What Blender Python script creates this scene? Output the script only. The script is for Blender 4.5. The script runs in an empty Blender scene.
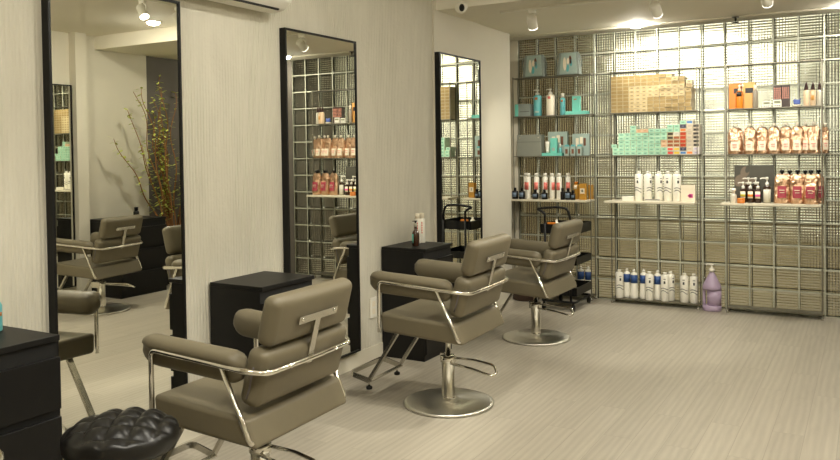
import bpy, bmesh, math, random
from mathutils import Vector, Matrix, noise
random.seed(7)
S = bpy.context.scene
COL = S.collection
PI = math.pi

# ------------------------------------------------------------------ materials
def lin(c):
    return tuple((x / 12.92 if x <= .04045 else ((x + .055) / 1.055) ** 2.4) for x in c)
def rgb(r, g, b):
    return lin((r / 255, g / 255, b / 255)) + (1,)
def nodes(name):
    m = bpy.data.materials.new(name); m.use_nodes = True
    nt = m.node_tree
    return m, nt, nt.nodes['Principled BSDF']
def N(nt, kind, **kw):
    n = nt.nodes.new(kind)
    for k, v in kw.items():
        if k.startswith('i_'):
            n.inputs[k[2:].replace('_', ' ')].default_value = v
        else:
            setattr(n, k, v)
    return n
def math_node(nt, op, a, b=None, clamp=False):
    n = nt.nodes.new('ShaderNodeMath'); n.operation = op; n.use_clamp = clamp
    for i, v in enumerate((a, b)):
        if v is None: continue
        if isinstance(v, (int, float)): n.inputs[i].default_value = v
        else: nt.links.new(v, n.inputs[i])
    return n.outputs[0]
def mat(name, col, rough=.5, metal=0, var=.06, scale=30, bump=0, bscale=200, spec=.5, coat=0):
    m, nt, p = nodes(name)
    p.inputs['Roughness'].default_value = rough
    p.inputs['Metallic'].default_value = metal
    p.inputs['Specular IOR Level'].default_value = spec
    p.inputs['Coat Weight'].default_value = coat
    tc = N(nt, 'ShaderNodeTexCoord')
    nz = N(nt, 'ShaderNodeTexNoise', i_Scale=scale, i_Detail=3)
    nt.links.new(tc.outputs['Object'], nz.inputs['Vector'])
    mx = N(nt, 'ShaderNodeMixRGB'); mx.blend_type = 'MIX'
    mx.inputs[1].default_value = tuple(c * (1 - var) for c in col[:3]) + (1,)
    mx.inputs[2].default_value = tuple(min(1, c * (1 + var)) for c in col[:3]) + (1,)
    nt.links.new(nz.outputs['Fac'], mx.inputs[0])
    nt.links.new(mx.outputs[0], p.inputs['Base Color'])
    if bump:
        n2 = N(nt, 'ShaderNodeTexNoise', i_Scale=bscale, i_Detail=2)
        nt.links.new(tc.outputs['Object'], n2.inputs['Vector'])
        b = N(nt, 'ShaderNodeBump', i_Strength=bump, i_Distance=.002)
        nt.links.new(n2.outputs['Fac'], b.inputs['Height'])
        nt.links.new(b.outputs[0], p.inputs['Normal'])
    return m
def emit(name, col, strength):
    m, nt, p = nodes(name)
    p.inputs['Base Color'].default_value = col
    p.inputs['Emission Color'].default_value = col
    p.inputs['Emission Strength'].default_value = strength
    return m

M = {}
M['leather'] = mat('taupe_leather', rgb(110, 102, 82), .45, var=.04, spec=.4, bump=.12, bscale=260)
M['piping'] = mat('grey_piping', rgb(112, 106, 110), .5)
M['chrome'] = mat('chrome', (.82, .8, .74, 1), .12, 1, var=.02)
M['disc_steel'] = mat('turned_steel', (.66, .64, .57, 1), .3, 1, var=.03, scale=60)
M['disc_steel'].node_tree.nodes['Principled BSDF'].inputs['Anisotropic'].default_value = .75
M['steel'] = mat('brushed_steel', (.6, .58, .52, 1), .26, 1, var=.05, scale=80)
M['black_wood'] = mat('black_woodgrain', rgb(19, 18, 17), .45, spec=.3, var=.25, scale=14, bump=.1, bscale=60)
M['dark_gap'] = mat('dark_gap', rgb(9, 9, 9), .7)
M['black'] = mat('black_plastic', rgb(14, 14, 14), .35, spec=.35)
M['black_metal'] = mat('black_metal_frame', rgb(11, 11, 10), .45, var=.1, spec=.3)
M['black_leather'] = mat('black_vinyl', rgb(17, 16, 15), .36, var=.1, bump=.05)
M['white_plastic'] = mat('white_plastic', rgb(236, 232, 218), .38, var=.02)
M['white_bottle'] = mat('white_bottle_plastic', rgb(244, 240, 226), .35, var=.02)
M['cream'] = mat('cream_plastic', rgb(238, 228, 205), .4, var=.02)
M['teal'] = mat('teal_plastic', rgb(96, 172, 174), .38, var=.03)
M['turquoise'] = mat('turquoise_card', rgb(116, 204, 186), .5, var=.03)
M['teal_dark'] = mat('grey_teal_fabric', rgb(134, 142, 134), .6, var=.08)
M['teal_light'] = mat('light_teal_print', rgb(160, 178, 168), .55, var=.12, scale=60)
M['grey_box'] = mat('grey_green_card', rgb(132, 134, 122), .5)
M['pink'] = mat('pink_print', rgb(226, 120, 108), .5, var=.1, scale=200)
M['ink'] = mat('dark_print', rgb(70, 70, 66), .6)
M['ink_black'] = mat('black_print', rgb(26, 25, 24), .5)
M['blue_label'] = mat('dull_blue_label', rgb(98, 116, 134), .5, var=.15, scale=120)
M['blue'] = mat('blue_band', rgb(44, 78, 136), .45)
M['blue_thing'] = mat('blue_plastic', rgb(70, 92, 160), .45)
M['orange'] = mat('orange_card', rgb(222, 128, 28), .45, var=.03)
M['orange_light'] = mat('light_orange_card', rgb(222, 166, 88), .45, var=.03)
M['ochre'] = mat('ochre_card', rgb(176, 128, 42), .45, var=.06)
M['grey_tube'] = mat('grey_tube_plastic', rgb(140, 130, 112), .4)
M['brown_box'] = mat('dark_brown_card', rgb(56, 40, 32), .45)
M['pink_blob'] = mat('salmon_lettering', rgb(212, 140, 118), .5)
M['lcd'] = mat('lcd_screen', rgb(130, 132, 104), .3)
M['brown_cap'] = mat('brown_cap', rgb(66, 42, 40), .35)
M['peach'] = mat('peach_bottle', rgb(234, 206, 170), .35, var=.03)
M['amber'] = mat('amber_glass', rgb(62, 34, 15), .1, var=.1, coat=.5)
M['amber_dark'] = mat('dark_amber_glass', rgb(52, 30, 16), .12, var=.1, coat=.5)
M['maroon'] = mat('maroon_label', rgb(158, 52, 66), .5, var=.06)
M['lilac'] = mat('lilac_plastic', rgb(184, 164, 190), .4, var=.03)
M['magenta'] = mat('magenta_print', rgb(222, 84, 150), .5)
M['clear'] = mat('frosted_clear_plastic', rgb(205, 200, 182), .15, var=.03)
M['orange_jar'] = mat('orange_jar', rgb(204, 120, 46), .35)
M['paper'] = mat('paper_label', rgb(234, 222, 196), .55, var=.03)
M['yellow'] = mat('yellow_print', rgb(214, 196, 60), .5)
M['green_print'] = mat('yellow_green_print', rgb(182, 176, 52), .5)
M['red_print'] = mat('red_print', rgb(214, 96, 76), .5)
M['rust'] = mat('rust_print', rgb(190, 118, 62), .5)
M['plain_wall'] = mat('painted_plaster', rgb(214, 208, 190), .75, var=.02, scale=6, bump=.05, bscale=90)
M['ceiling'] = mat('ceiling_paint', rgb(232, 226, 208), .8, var=.015, scale=4)
M['grey_wall'] = mat('grey_panel', rgb(98, 92, 84), .7, var=.1, scale=5)
M['mortar'] = mat('grey_mortar', rgb(178, 178, 158), .6, var=.06, scale=20)
M['backroom'] = mat('back_room_panel', rgb(92, 80, 58), .8, var=.06, scale=4)
M['lattice'] = mat('pale_backdrop_lattice', rgb(232, 218, 180), .7, var=.06, scale=9)
M['bark'] = mat('willow_bark', rgb(150, 104, 60), .7)
M['leaf'] = mat('willow_leaf', rgb(186, 196, 88), .55, var=.2, scale=12)
M['brown_drum'] = mat('dark_brown_wood', rgb(58, 40, 30), .5)
M['glow'] = emit('lamp_glow', (1, .95, .82, 1), 9)
M['white_lamp'] = mat('white_lamp_metal', rgb(228, 224, 208), .4, var=.02)
M['poster_dark'] = mat('poster_print', rgb(86, 84, 74), .4, var=.25, scale=9)
M['skin_print'] = mat('poster_face_print', rgb(128, 114, 97), .5, var=.12, scale=20)
M['gold_dark'] = mat('bottle_picture_brown', rgb(110, 70, 48), .5)
M['mirror'] = mat('mirror_silver', (.86, .86, .79, 1), .0, 1, var=0)

def ribbed():
    m, nt, p = nodes('ribbed_plaster')
    p.inputs['Roughness'].default_value = .85
    tc = N(nt, 'ShaderNodeTexCoord'); sx = N(nt, 'ShaderNodeSeparateXYZ')
    nt.links.new(tc.outputs['Object'], sx.inputs[0])
    nz = N(nt, 'ShaderNodeTexNoise', i_Scale=2.2, i_Detail=3)
    nt.links.new(tc.outputs['Object'], nz.inputs['Vector'])
    wob = math_node(nt, 'MULTIPLY', nz.outputs['Fac'], .012)
    y = math_node(nt, 'ADD', sx.outputs[1], wob)
    s = math_node(nt, 'SINE', math_node(nt, 'MULTIPLY', y, 2 * PI / .021))
    s = math_node(nt, 'MULTIPLY', s, .5)
    # trowelled patches where the ribs fade
    n2 = N(nt, 'ShaderNodeTexNoise', i_Scale=1.3, i_Detail=4)
    mp = N(nt, 'ShaderNodeMapping'); mp.inputs['Scale'].default_value = (1, 2.2, .8)
    nt.links.new(tc.outputs['Object'], mp.inputs[0]); nt.links.new(mp.outputs[0], n2.inputs['Vector'])
    r = N(nt, 'ShaderNodeMapRange', i_From_Min=.40, i_From_Max=.58)
    nt.links.new(n2.outputs['Fac'], r.inputs[0])
    s = math_node(nt, 'MULTIPLY', s, math_node(nt, 'ADD', math_node(nt, 'MULTIPLY', r.outputs[0], .85), .15))
    n3 = N(nt, 'ShaderNodeTexNoise', i_Scale=38, i_Detail=5)
    nt.links.new(tc.outputs['Object'], n3.inputs['Vector'])
    n4 = N(nt, 'ShaderNodeTexNoise', i_Scale=14, i_Detail=4)
    mp4 = N(nt, 'ShaderNodeMapping'); mp4.inputs['Scale'].default_value = (1, 1, .28)
    nt.links.new(tc.outputs['Object'], mp4.inputs[0]); nt.links.new(mp4.outputs[0], n4.inputs['Vector'])
    h = math_node(nt, 'ADD', s, math_node(nt, 'MULTIPLY', n3.outputs['Fac'], .8))
    h = math_node(nt, 'ADD', h, math_node(nt, 'MULTIPLY', n4.outputs['Fac'], 1.5))
    b = N(nt, 'ShaderNodeBump', i_Strength=.7, i_Distance=.005)
    nt.links.new(h, b.inputs['Height']); nt.links.new(b.outputs[0], p.inputs['Normal'])
    mx = N(nt, 'ShaderNodeMixRGB'); mx.inputs[1].default_value = rgb(198, 193, 176); mx.inputs[2].default_value = rgb(216, 211, 194)
    nt.links.new(n4.outputs['Fac'], mx.inputs[0]); nt.links.new(mx.outputs[0], p.inputs['Base Color'])
    return m
M['ribbed'] = ribbed()

def oak_floor():
    m, nt, p = nodes('pale_oak_planks')
    p.inputs['Roughness'].default_value = .42
    tc = N(nt, 'ShaderNodeTexCoord')
    rot = N(nt, 'ShaderNodeMapping'); rot.inputs['Rotation'].default_value = (0, 0, PI / 2)
    nt.links.new(tc.outputs['Object'], rot.inputs[0])
    br = N(nt, 'ShaderNodeTexBrick')
    br.offset = .37
    for k, v in {'Scale': 1, 'Mortar Size': .0012, 'Brick Width': 1.2, 'Row Height': .15, 'Bias': 0}.items():
        br.inputs[k].default_value = v
    br.inputs['Color1'].default_value = (.18, .18, .18, 1); br.inputs['Color2'].default_value = (.85, .85, .85, 1)
    br.inputs['Mortar'].default_value = (0, 0, 0, 1)
    nt.links.new(rot.outputs[0], br.inputs['Vector'])
    # grain stretched along the plank, shifted per plank
    sep = N(nt, 'ShaderNodeMixRGB'); sep.blend_type = 'ADD'; sep.inputs[0].default_value = 1
    nt.links.new(rot.outputs[0], sep.inputs[1])
    mult = N(nt, 'ShaderNodeMixRGB'); mult.blend_type = 'MULTIPLY'; mult.inputs[0].default_value = 1
    nt.links.new(br.outputs['Color'], mult.inputs[1]); mult.inputs[2].default_value = (7, 3, 5, 1)
    nt.links.new(mult.outputs[0], sep.inputs[2])
    st = N(nt, 'ShaderNodeMapping'); st.inputs['Scale'].default_value = (.7, 5.5, 1)
    nt.links.new(sep.outputs[0], st.inputs[0])
    g = N(nt, 'ShaderNodeTexNoise', i_Scale=2.4, i_Detail=8, i_Roughness=.66, i_Distortion=1.2)
    nt.links.new(st.outputs[0], g.inputs['Vector'])
    w = N(nt, 'ShaderNodeTexWave'); w.wave_type = 'RINGS'
    w.inputs['Scale'].default_value = 1.2; w.inputs['Distortion'].default_value = 5; w.inputs['Detail'].default_value = 3
    st2 = N(nt, 'ShaderNodeMapping'); st2.inputs['Scale'].default_value = (.8, 7, 1)
    nt.links.new(sep.outputs[0], st2.inputs[0]); nt.links.new(st2.outputs[0], w.inputs['Vector'])
    f = math_node(nt, 'ADD', math_node(nt, 'MULTIPLY', g.outputs['Fac'], .75), math_node(nt, 'MULTIPLY', w.outputs['Fac'], .2))
    sb = N(nt, 'ShaderNodeSeparateColor'); nt.links.new(br.outputs['Color'], sb.inputs[0])
    f = math_node(nt, 'ADD', f, math_node(nt, 'MULTIPLY', sb.outputs[0], .26))
    cr = N(nt, 'ShaderNodeValToRGB')
    cr.color_ramp.elements[0].position = .22; cr.color_ramp.elements[0].color = rgb(160, 152, 136)
    cr.color_ramp.elements[1].position = .92; cr.color_ramp.elements[1].color = rgb(192, 184, 167)
    nt.links.new(f, cr.inputs[0])
    mo = N(nt, 'ShaderNodeMixRGB'); mo.blend_type = 'MULTIPLY'
    nt.links.new(br.outputs['Fac'], mo.inputs[0]); nt.links.new(cr.outputs[0], mo.inputs[1]); mo.inputs[2].default_value = (.82, .8, .77, 1)
    nt.links.new(mo.outputs[0], p.inputs['Base Color'])
    b = N(nt, 'ShaderNodeBump', i_Strength=.05, i_Distance=.001)
    nt.links.new(g.outputs['Fac'], b.inputs['Height']); nt.links.new(b.outputs[0], p.inputs['Normal'])
    return m
M['floor'] = oak_floor()

def glass_block():
    m, nt, p = nodes('ribbed_glass_block')
    p.inputs['Transmission Weight'].default_value = 1
    p.inputs['IOR'].default_value = 1.45
    p.inputs['Roughness'].default_value = .04
    p.inputs['Base Color'].default_value = (.9, .9, .8, 1)
    tc = N(nt, 'ShaderNodeTexCoord'); sx = N(nt, 'ShaderNodeSeparateXYZ')
    nt.links.new(tc.outputs['Object'], sx.inputs[0])
    k = 2 * PI / .0238
    a = math_node(nt, 'SINE', math_node(nt, 'MULTIPLY', sx.outputs[0], k))
    c = math_node(nt, 'SINE', math_node(nt, 'MULTIPLY', sx.outputs[2], k))
    nz = N(nt, 'ShaderNodeTexNoise', i_Scale=9, i_Detail=2)
    nt.links.new(tc.outputs['Object'], nz.inputs['Vector'])
    h = math_node(nt, 'ADD', a, c)
    h = math_node(nt, 'ADD', h, math_node(nt, 'MULTIPLY', nz.outputs['Fac'], 1.5))
    front = math_node(nt, 'LESS_THAN', sx.outputs[1], .04)
    h = math_node(nt, 'MULTIPLY', h, front)
    edge = None
    for o in (sx.outputs[0], sx.outputs[2]):
        f = math_node(nt, 'FRACT', math_node(nt, 'MULTIPLY', o, 5))
        e = math_node(nt, 'GREATER_THAN', math_node(nt, 'ABSOLUTE', math_node(nt, 'SUBTRACT', f, .5)), .425)
        edge = e if edge is None else math_node(nt, 'MAXIMUM', edge, e)
    mx = N(nt, 'ShaderNodeMixRGB'); mx.inputs[1].default_value = (.93, .93, .84, 1); mx.inputs[2].default_value = (.78, .80, .70, 1)
    nt.links.new(edge, mx.inputs[0]); nt.links.new(mx.outputs[0], p.inputs['Base Color'])
    b = N(nt, 'ShaderNodeBump', i_Strength=1, i_Distance=.0036)
    nt.links.new(h, b.inputs['Height']); nt.links.new(b.outputs[0], p.inputs['Normal'])
    return m
M['glass'] = glass_block()

def backdrop_glow_mat():  # mottled glow for the added panes behind the glass blocks
    m, nt, p = nodes('backdrop_glow')
    tc = N(nt, 'ShaderNodeTexCoord'); nz = N(nt, 'ShaderNodeTexNoise', i_Scale=2.4, i_Detail=4)
    nt.links.new(tc.outputs['Object'], nz.inputs['Vector'])
    cr = N(nt, 'ShaderNodeValToRGB')
    cr.color_ramp.elements[0].position = .36; cr.color_ramp.elements[0].color = (.20, .22, .10, 1)
    cr.color_ramp.elements[1].position = .62; cr.color_ramp.elements[1].color = (1, .97, .76, 1)
    nt.links.new(nz.outputs['Fac'], cr.inputs[0]); nt.links.new(cr.outputs[0], p.inputs['Emission Color'])
    p.inputs['Emission Strength'].default_value = 2.3
    return m

def carton(name, col, ink, logo=True, big=False):
    """a small carton end with a printed mark in the middle of its front face"""
    m, nt, p = nodes(name)
    p.inputs['Roughness'].default_value = .38
    tc = N(nt, 'ShaderNodeTexCoord'); sx = N(nt, 'ShaderNodeSeparateXYZ')
    nt.links.new(tc.outputs['Object'], sx.inputs[0])
    ax = math_node(nt, 'ABSOLUTE', sx.outputs[0]); az = math_node(nt, 'ABSOLUTE', math_node(nt, 'SUBTRACT', sx.outputs[2], .0172))
    k = math_node(nt, 'MULTIPLY', math_node(nt, 'LESS_THAN', ax, .023 if big else .0125), math_node(nt, 'LESS_THAN', az, .0098 if big else .0052))
    nz = N(nt, 'ShaderNodeTexNoise', i_Scale=420); nt.links.new(tc.outputs['Object'], nz.inputs['Vector'])
    k = math_node(nt, 'MULTIPLY', k, math_node(nt, 'ADD', nz.outputs['Fac'], .45 if big else .1), True)
    if not logo: k = math_node(nt, 'MULTIPLY', k, .15)
    oi = N(nt, 'ShaderNodeObjectInfo')
    mx0 = N(nt, 'ShaderNodeMixRGB'); mx0.inputs[1].default_value = tuple(c * .88 for c in col[:3]) + (1,); mx0.inputs[2].default_value = col
    nt.links.new(oi.outputs['Random'], mx0.inputs[0])
    mx = N(nt, 'ShaderNodeMixRGB'); nt.links.new(k, mx.inputs[0]); nt.links.new(mx0.outputs[0], mx.inputs[1]); mx.inputs[2].default_value = ink
    rim = math_node(nt, 'MAXIMUM', math_node(nt, 'GREATER_THAN', ax, .0248), math_node(nt, 'GREATER_THAN', az, .0148))
    rim = math_node(nt, 'MULTIPLY', rim, .4)
    m2 = N(nt, 'ShaderNodeMixRGB'); nt.links.new(rim, m2.inputs[0]); nt.links.new(mx.outputs[0], m2.inputs[1]); m2.inputs[2].default_value = rgb(244, 236, 208)
    nt.links.new(m2.outputs[0], p.inputs['Base Color'])
    return m
CARD = {
 'gold': carton('gold_carton', rgb(178, 152, 100), rgb(120, 86, 40), False),
 'cream': carton('cream_gold_carton', rgb(216, 194, 146), rgb(96, 72, 50)),
 'mint': carton('mint_carton', rgb(172, 222, 192), rgb(60, 110, 84)),
 'pale pink': carton('pale_pink_carton', rgb(226, 190, 150), rgb(190, 120, 90)),
 'red and white': carton('red_white_carton', rgb(226, 214, 196), rgb(228, 60, 40), True, True),
 'yellow and white': carton('yellow_white_carton', rgb(226, 218, 196), rgb(236, 200, 20), True, True),
 'blue and white': carton('blue_white_carton', rgb(224, 220, 206), rgb(40, 120, 190), True, True),
 'orange and white': carton('orange_white_carton', rgb(224, 214, 196), rgb(240, 130, 30), True, True),
 'brown': carton('brown_carton', rgb(206, 186, 150), rgb(150, 66, 14), True, True),
 'dark brown': carton('dark_brown_carton', rgb(190, 176, 140), rgb(38, 28, 20), True, True),
 'rust red': carton('rust_carton', rgb(190, 110, 70), rgb(190, 54, 20), True, True),
 'beige': carton('beige_carton', rgb(206, 192, 168), rgb(168, 150, 150)),
 'beige and black': carton('beige_black_carton', rgb(200, 186, 166), rgb(20, 20, 24), True, True),
 'lilac white': carton('lilac_white_carton', rgb(214, 206, 206), rgb(150, 130, 190)),
 'white': carton('white_carton', rgb(222, 216, 198), rgb(180, 170, 150)),
 'navy': carton('navy_carton', rgb(44, 44, 72), rgb(150, 150, 160)),
}

def copper():
    m, nt, p = nodes('copper_foil')
    p.inputs['Metallic'].default_value = 1; p.inputs['Roughness'].default_value = .3
    tc = N(nt, 'ShaderNodeTexCoord'); nz = N(nt, 'ShaderNodeTexNoise', i_Scale=24, i_Detail=3, i_Distortion=1.2)
    nt.links.new(tc.outputs['Object'], nz.inputs['Vector'])
    mx = N(nt, 'ShaderNodeMixRGB'); mx.inputs[1].default_value = rgb(190, 122, 80); mx.inputs[2].default_value = rgb(248, 224, 192)
    nt.links.new(nz.outputs['Fac'], mx.inputs[0]); nt.links.new(mx.outputs[0], p.inputs['Base Color'])
    b = N(nt, 'ShaderNodeBump', i_Strength=1, i_Distance=.02); nt.links.new(nz.outputs['Fac'], b.inputs['Height'])
    nt.links.new(b.outputs[0], p.inputs['Normal'])
    return m
M['copper'] = copper()

def shelf_metal():
    m = mat('satin_shelf_steel', (.20, .185, .14, 1), .45, .6, var=.05)
    return m
M['shelf'] = shelf_metal()
M['dark_steel'] = mat('dark_steel', rgb(70, 66, 56), .4, .7)

# ------------------------------------------------------------------ mesh helpers
class MB:
    def __init__(s): s.bm = bmesh.new()
    def add(s, verts, faces, smooth=False):
        vs = [s.bm.verts.new(v) for v in verts]
        for f in faces:
            try:
                fc = s.bm.faces.new([vs[i] for i in f]); fc.smooth = smooth
            except ValueError: pass
        return vs
    def box(s, x0, x1, y0, y1, z0, z1, bev=0, seg=2):
        v = [(x, y, z) for x in (x0, x1) for y in (y0, y1) for z in (z0, z1)]
        f = [(0, 1, 3, 2), (4, 6, 7, 5), (0, 4, 5, 1), (2, 3, 7, 6), (0, 2, 6, 4), (1, 5, 7, 3)]
        if not bev:
            s.add(v, f); return s
        b = bmesh.new(); vs = [b.verts.new(p) for p in v]
        for q in f: b.faces.new([vs[i] for i in q])
        bmesh.ops.recalc_face_normals(b, faces=b.faces)
        bmesh.ops.bevel(b, geom=b.edges[:], offset=bev, segments=seg, affect='EDGES', profile=.5)
        for fc in b.faces: fc.smooth = seg > 1
        s.merge(b); return s
    def merge(s, b):
        me = bpy.data.meshes.new('t'); b.to_mesh(me); b.free(); s.bm.from_mesh(me); bpy.data.meshes.remove(me)
    def lathe(s, prof, n=24, cx=0, cy=0, cz=0, smooth=True, cap=True):
        vs = []; fs = []
        for r, z in prof:
            for k in range(n):
                a = 2 * PI * k / n; vs.append((cx + r * math.cos(a), cy + r * math.sin(a), cz + z))
        for i in range(len(prof) - 1):
            for k in range(n):
                fs.append((i * n + k, i * n + (k + 1) % n, (i + 1) * n + (k + 1) % n, (i + 1) * n + k))
        if cap:
            fs.append(tuple(range(n))[::-1]); fs.append(tuple((len(prof) - 1) * n + k for k in range(n)))
        s.add(vs, fs, smooth); return s
    def prism(s, poly, y0, y1, bev=0, seg=3):
        """poly in (x, z), extruded along y"""
        n = len(poly); b = bmesh.new()
        vs = [b.verts.new((x, y0, z)) for x, z in poly] + [b.verts.new((x, y1, z)) for x, z in poly]
        b.faces.new(vs[:n]); b.faces.new(vs[n:][::-1])
        for i in range(n): b.faces.new([vs[i], vs[i + n], vs[(i + 1) % n + n], vs[(i + 1) % n]])
        bmesh.ops.recalc_face_normals(b, faces=b.faces)
        if bev:
            bmesh.ops.bevel(b, geom=b.edges[:], offset=bev, segments=seg, affect='EDGES', profile=.5)
            for fc in b.faces: fc.smooth = True
        s.merge(b); return s
    def sweep(s, pts, sec, closed=False, up=(0, 0, 1), smooth=True, scale=None):
        pts = [Vector(p) for p in pts]; n = len(pts); m = len(sec); vs = []; fs = []
        prev = None
        for i, p in enumerate(pts):
            if closed: t = (pts[(i + 1) % n] - pts[i - 1])
            else: t = pts[min(i + 1, n - 1)] - pts[max(i - 1, 0)]
            t.normalize()
            if prev is None:
                u = Vector(up); u = u - t * u.dot(t)
                if u.length < .05: u = Vector((1, 0, 0)); u = u - t * u.dot(t)
            else: u = prev - t * prev.dot(t)
            u.normalize(); prev = u; w = t.cross(u); k = scale[i] if scale else 1
            for a, b in sec: vs.append(p + w * a * k + u * b * k)
        for i in range(n if closed else n - 1):
            j = (i + 1) % n
            for q in range(m): fs.append((i * m + q, i * m + (q + 1) % m, j * m + (q + 1) % m, j * m + q))
        if not closed: fs.append(tuple(range(m))[::-1]); fs.append(tuple((n - 1) * m + q for q in range(m)))
        s.add(vs, fs, smooth); return s
    def tube(s, pts, r, n=10, fil=0, closed=False, scale=None):
        if fil: pts = fillet(pts, fil, closed)
        return s.sweep(pts, [(r * math.cos(2 * PI * k / n), r * math.sin(2 * PI * k / n)) for k in range(n)], closed, scale=scale)
    def bar(s, pts, w, t, fil=0, closed=False, up=(0, 0, 1)):
        if fil: pts = fillet(pts, fil, closed)
        return s.sweep(pts, [(-w / 2, -t / 2), (w / 2, -t / 2), (w / 2, t / 2), (-w / 2, t / 2)], closed, up, smooth=False)
    def cushion(s, hx, hy, hz, r, puff=0, mat4=None, puffax=0, seg=5, flat=10):
        def axis(h):
            a = [-h + r * (1 - math.cos(PI / 2 * k / seg)) for k in range(seg)]
            mid = [(-h + r) + (2 * h - 2 * r) * k / flat for k in range(flat + 1)]
            return a + mid + [-x for x in a[::-1]]
        b = bmesh.new(); H = (hx, hy, hz)
        for ax in range(3):
            u, v = [i for i in range(3) if i != ax]
            A, B = axis(H[u]), axis(H[v])
            for sg in (-1, 1):
                g = []
                for a in A:
                    row = []
                    for c in B:
                        p = [0, 0, 0]; p[ax] = sg * H[ax]; p[u] = a; p[v] = c
                        row.append(b.verts.new(p))
                    g.append(row)
                for i in range(len(A) - 1):
                    for j in range(len(B) - 1): b.faces.new([g[i][j], g[i + 1][j], g[i + 1][j + 1], g[i][j + 1]])
        bmesh.ops.remove_doubles(b, verts=b.verts, dist=1e-5)
        for vtx in b.verts:
            p = vtx.co; q = Vector([max(-(H[i] - r), min(H[i] - r, p[i])) for i in range(3)])
            d = p - q
            if d.length > 1e-9: p = q + d.normalized() * r
            f = [max(0, 1 - (p[i] / H[i]) ** 2) for i in range(3)]
            w = [i for i in range(3) if i != puffax]
            p = p.copy(); p[puffax] += math.copysign(puff * f[w[0]] * f[w[1]], p[puffax])
            vtx.co = (mat4 @ p) if mat4 else p
        bmesh.ops.recalc_face_normals(b, faces=b.faces)
        for fc in b.faces: fc.smooth = True
        s.merge(b); return s
    def xf(s, m): bmesh.ops.transform(s.bm, matrix=m, verts=s.bm.verts); return s
    def mesh(s, name, m):
        bmesh.ops.recalc_face_normals(s.bm, faces=s.bm.faces)
        me = bpy.data.meshes.new(name); s.bm.to_mesh(me); s.bm.free(); me.materials.append(M[m] if isinstance(m, str) else m)
        return me
    def obj(s, name, m, parent=None, loc=(0, 0, 0), rz=0):
        o = bpy.data.objects.new(name, s.mesh(name, m)); COL.objects.link(o); o.parent = parent; o.location = loc; o.rotation_euler = (0, 0, rz); return o

def fillet(pts, rad, closed=False, k=6):
    P = [Vector(p) for p in pts]; out = []; n = len(P)
    for i, p in enumerate(P):
        if not closed and i in (0, n - 1): out.append(p); continue
        a = P[i - 1] - p; c = P[(i + 1) % n] - p
        d = min(rad, a.length * .48, c.length * .48)
        s_, e_ = p + a.normalized() * d, p + c.normalized() * d
        for j in range(k + 1):
            t = j / k; out.append(s_ * (1 - t) ** 2 + p * 2 * t * (1 - t) + e_ * t * t)
    return out

def tag(o, label, cat, group=None, kind=None):
    if label: o['label'] = label
    if cat: o['category'] = cat
    if group: o['group'] = group
    if kind: o['kind'] = kind
    return o
def thing(name, label, cat, loc=(0, 0, 0), rz=0, group=None):
    o = bpy.data.objects.new(name, None); COL.objects.link(o); o.location = loc; o.rotation_euler = (0, 0, rz)
    o.empty_display_size = .05
    return tag(o, label, cat, group)
def struct(o):
    o['kind'] = 'structure'; return o
def dup(o, loc=None, rz=None, label=None, group=None, parent=None):
    c = o.copy(); COL.objects.link(c); c.parent = parent
    if loc is not None: c.location = loc
    if rz is not None: c.rotation_euler = (0, 0, rz)
    if label: c['label'] = label
    if group: c['group'] = group
    for ch in list(o.children): dup(ch, parent=c)
    return c
ORD = ['first', 'second', 'third', 'fourth', 'fifth', 'sixth', 'seventh', 'eighth', 'ninth', 'tenth', 'eleventh', 'twelfth', 'thirteenth', 'fourteenth']
def B(): return MB()

# ------------------------------------------------------------------ camera
FPX, YAW, PITCH, ROLL = 788.8165, -.5196, -.0225, -.0139
cpos = Vector((3.1431, -7.5489, 1.4663))
fw = Vector((math.sin(YAW) * math.cos(PITCH), math.cos(YAW) * math.cos(PITCH), math.sin(PITCH)))
rt = Vector((math.cos(YAW), -math.sin(YAW), 0)); up = rt.cross(fw)
r2 = rt * math.cos(ROLL) + up * math.sin(ROLL); u2 = -rt * math.sin(ROLL) + up * math.cos(ROLL)
cam = bpy.data.cameras.new('camera'); co = bpy.data.objects.new('camera', cam); COL.objects.link(co)
R3 = Matrix((r2, u2, -fw)).transposed()
co.matrix_world = Matrix.Translation(cpos) @ R3.to_4x4()
cam.sensor_width = 36; cam.lens = FPX * 36 / 840
cam.shift_y = -(230 - 169.28) / 840
cam.clip_start = .05
S.camera = co

# ------------------------------------------------------------------ room shell
ZH, ZL = 2.74, 2.6
XR = 4.3
struct(B().box(-.6, 5.2, -8.6, 2.7, -.1, 0).obj('floor', 'floor'))
struct(B().box(-.3, 5.2, -8.6, -1.94, ZH, ZH + .1).box(-.3, 5.2, -1.94, 2.7, ZL, ZH + .1).obj('ceiling', 'ceiling'))
wl = struct(B().box(-.3, .09, -8.6, -1.985, 0, ZH).obj('wall_left', 'ribbed'))
struct(B().box(-.3, .105, -1.985, -1.12, 0, ZL + .1).box(-.3, .09, -1.12, -.42, 0, ZL).box(-.3, -.1, -.42, .1, 0, ZL).obj('wall_left_alcove', 'plain_wall'))
struct(B().box(XR, XR + .1, -8.6, -1.25, 0, ZH).box(XR - .1, XR, -2.25, -2.12, 0, ZH).obj('wall_right', 'plain_wall'))
struct(B().box(XR, XR + .1, -1.25, 2.6, 0, ZL).obj('wall_right_panel', 'grey_wall'))
struct(B().box(-.3, 5, -8.6, -8.5, 0, ZH).obj('wall_rear', 'plain_wall'))
struct(B().box(.09, .1, -8.5, -1.985, 0, .1).obj('baseboard_left', 'plain_wall'))
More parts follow.
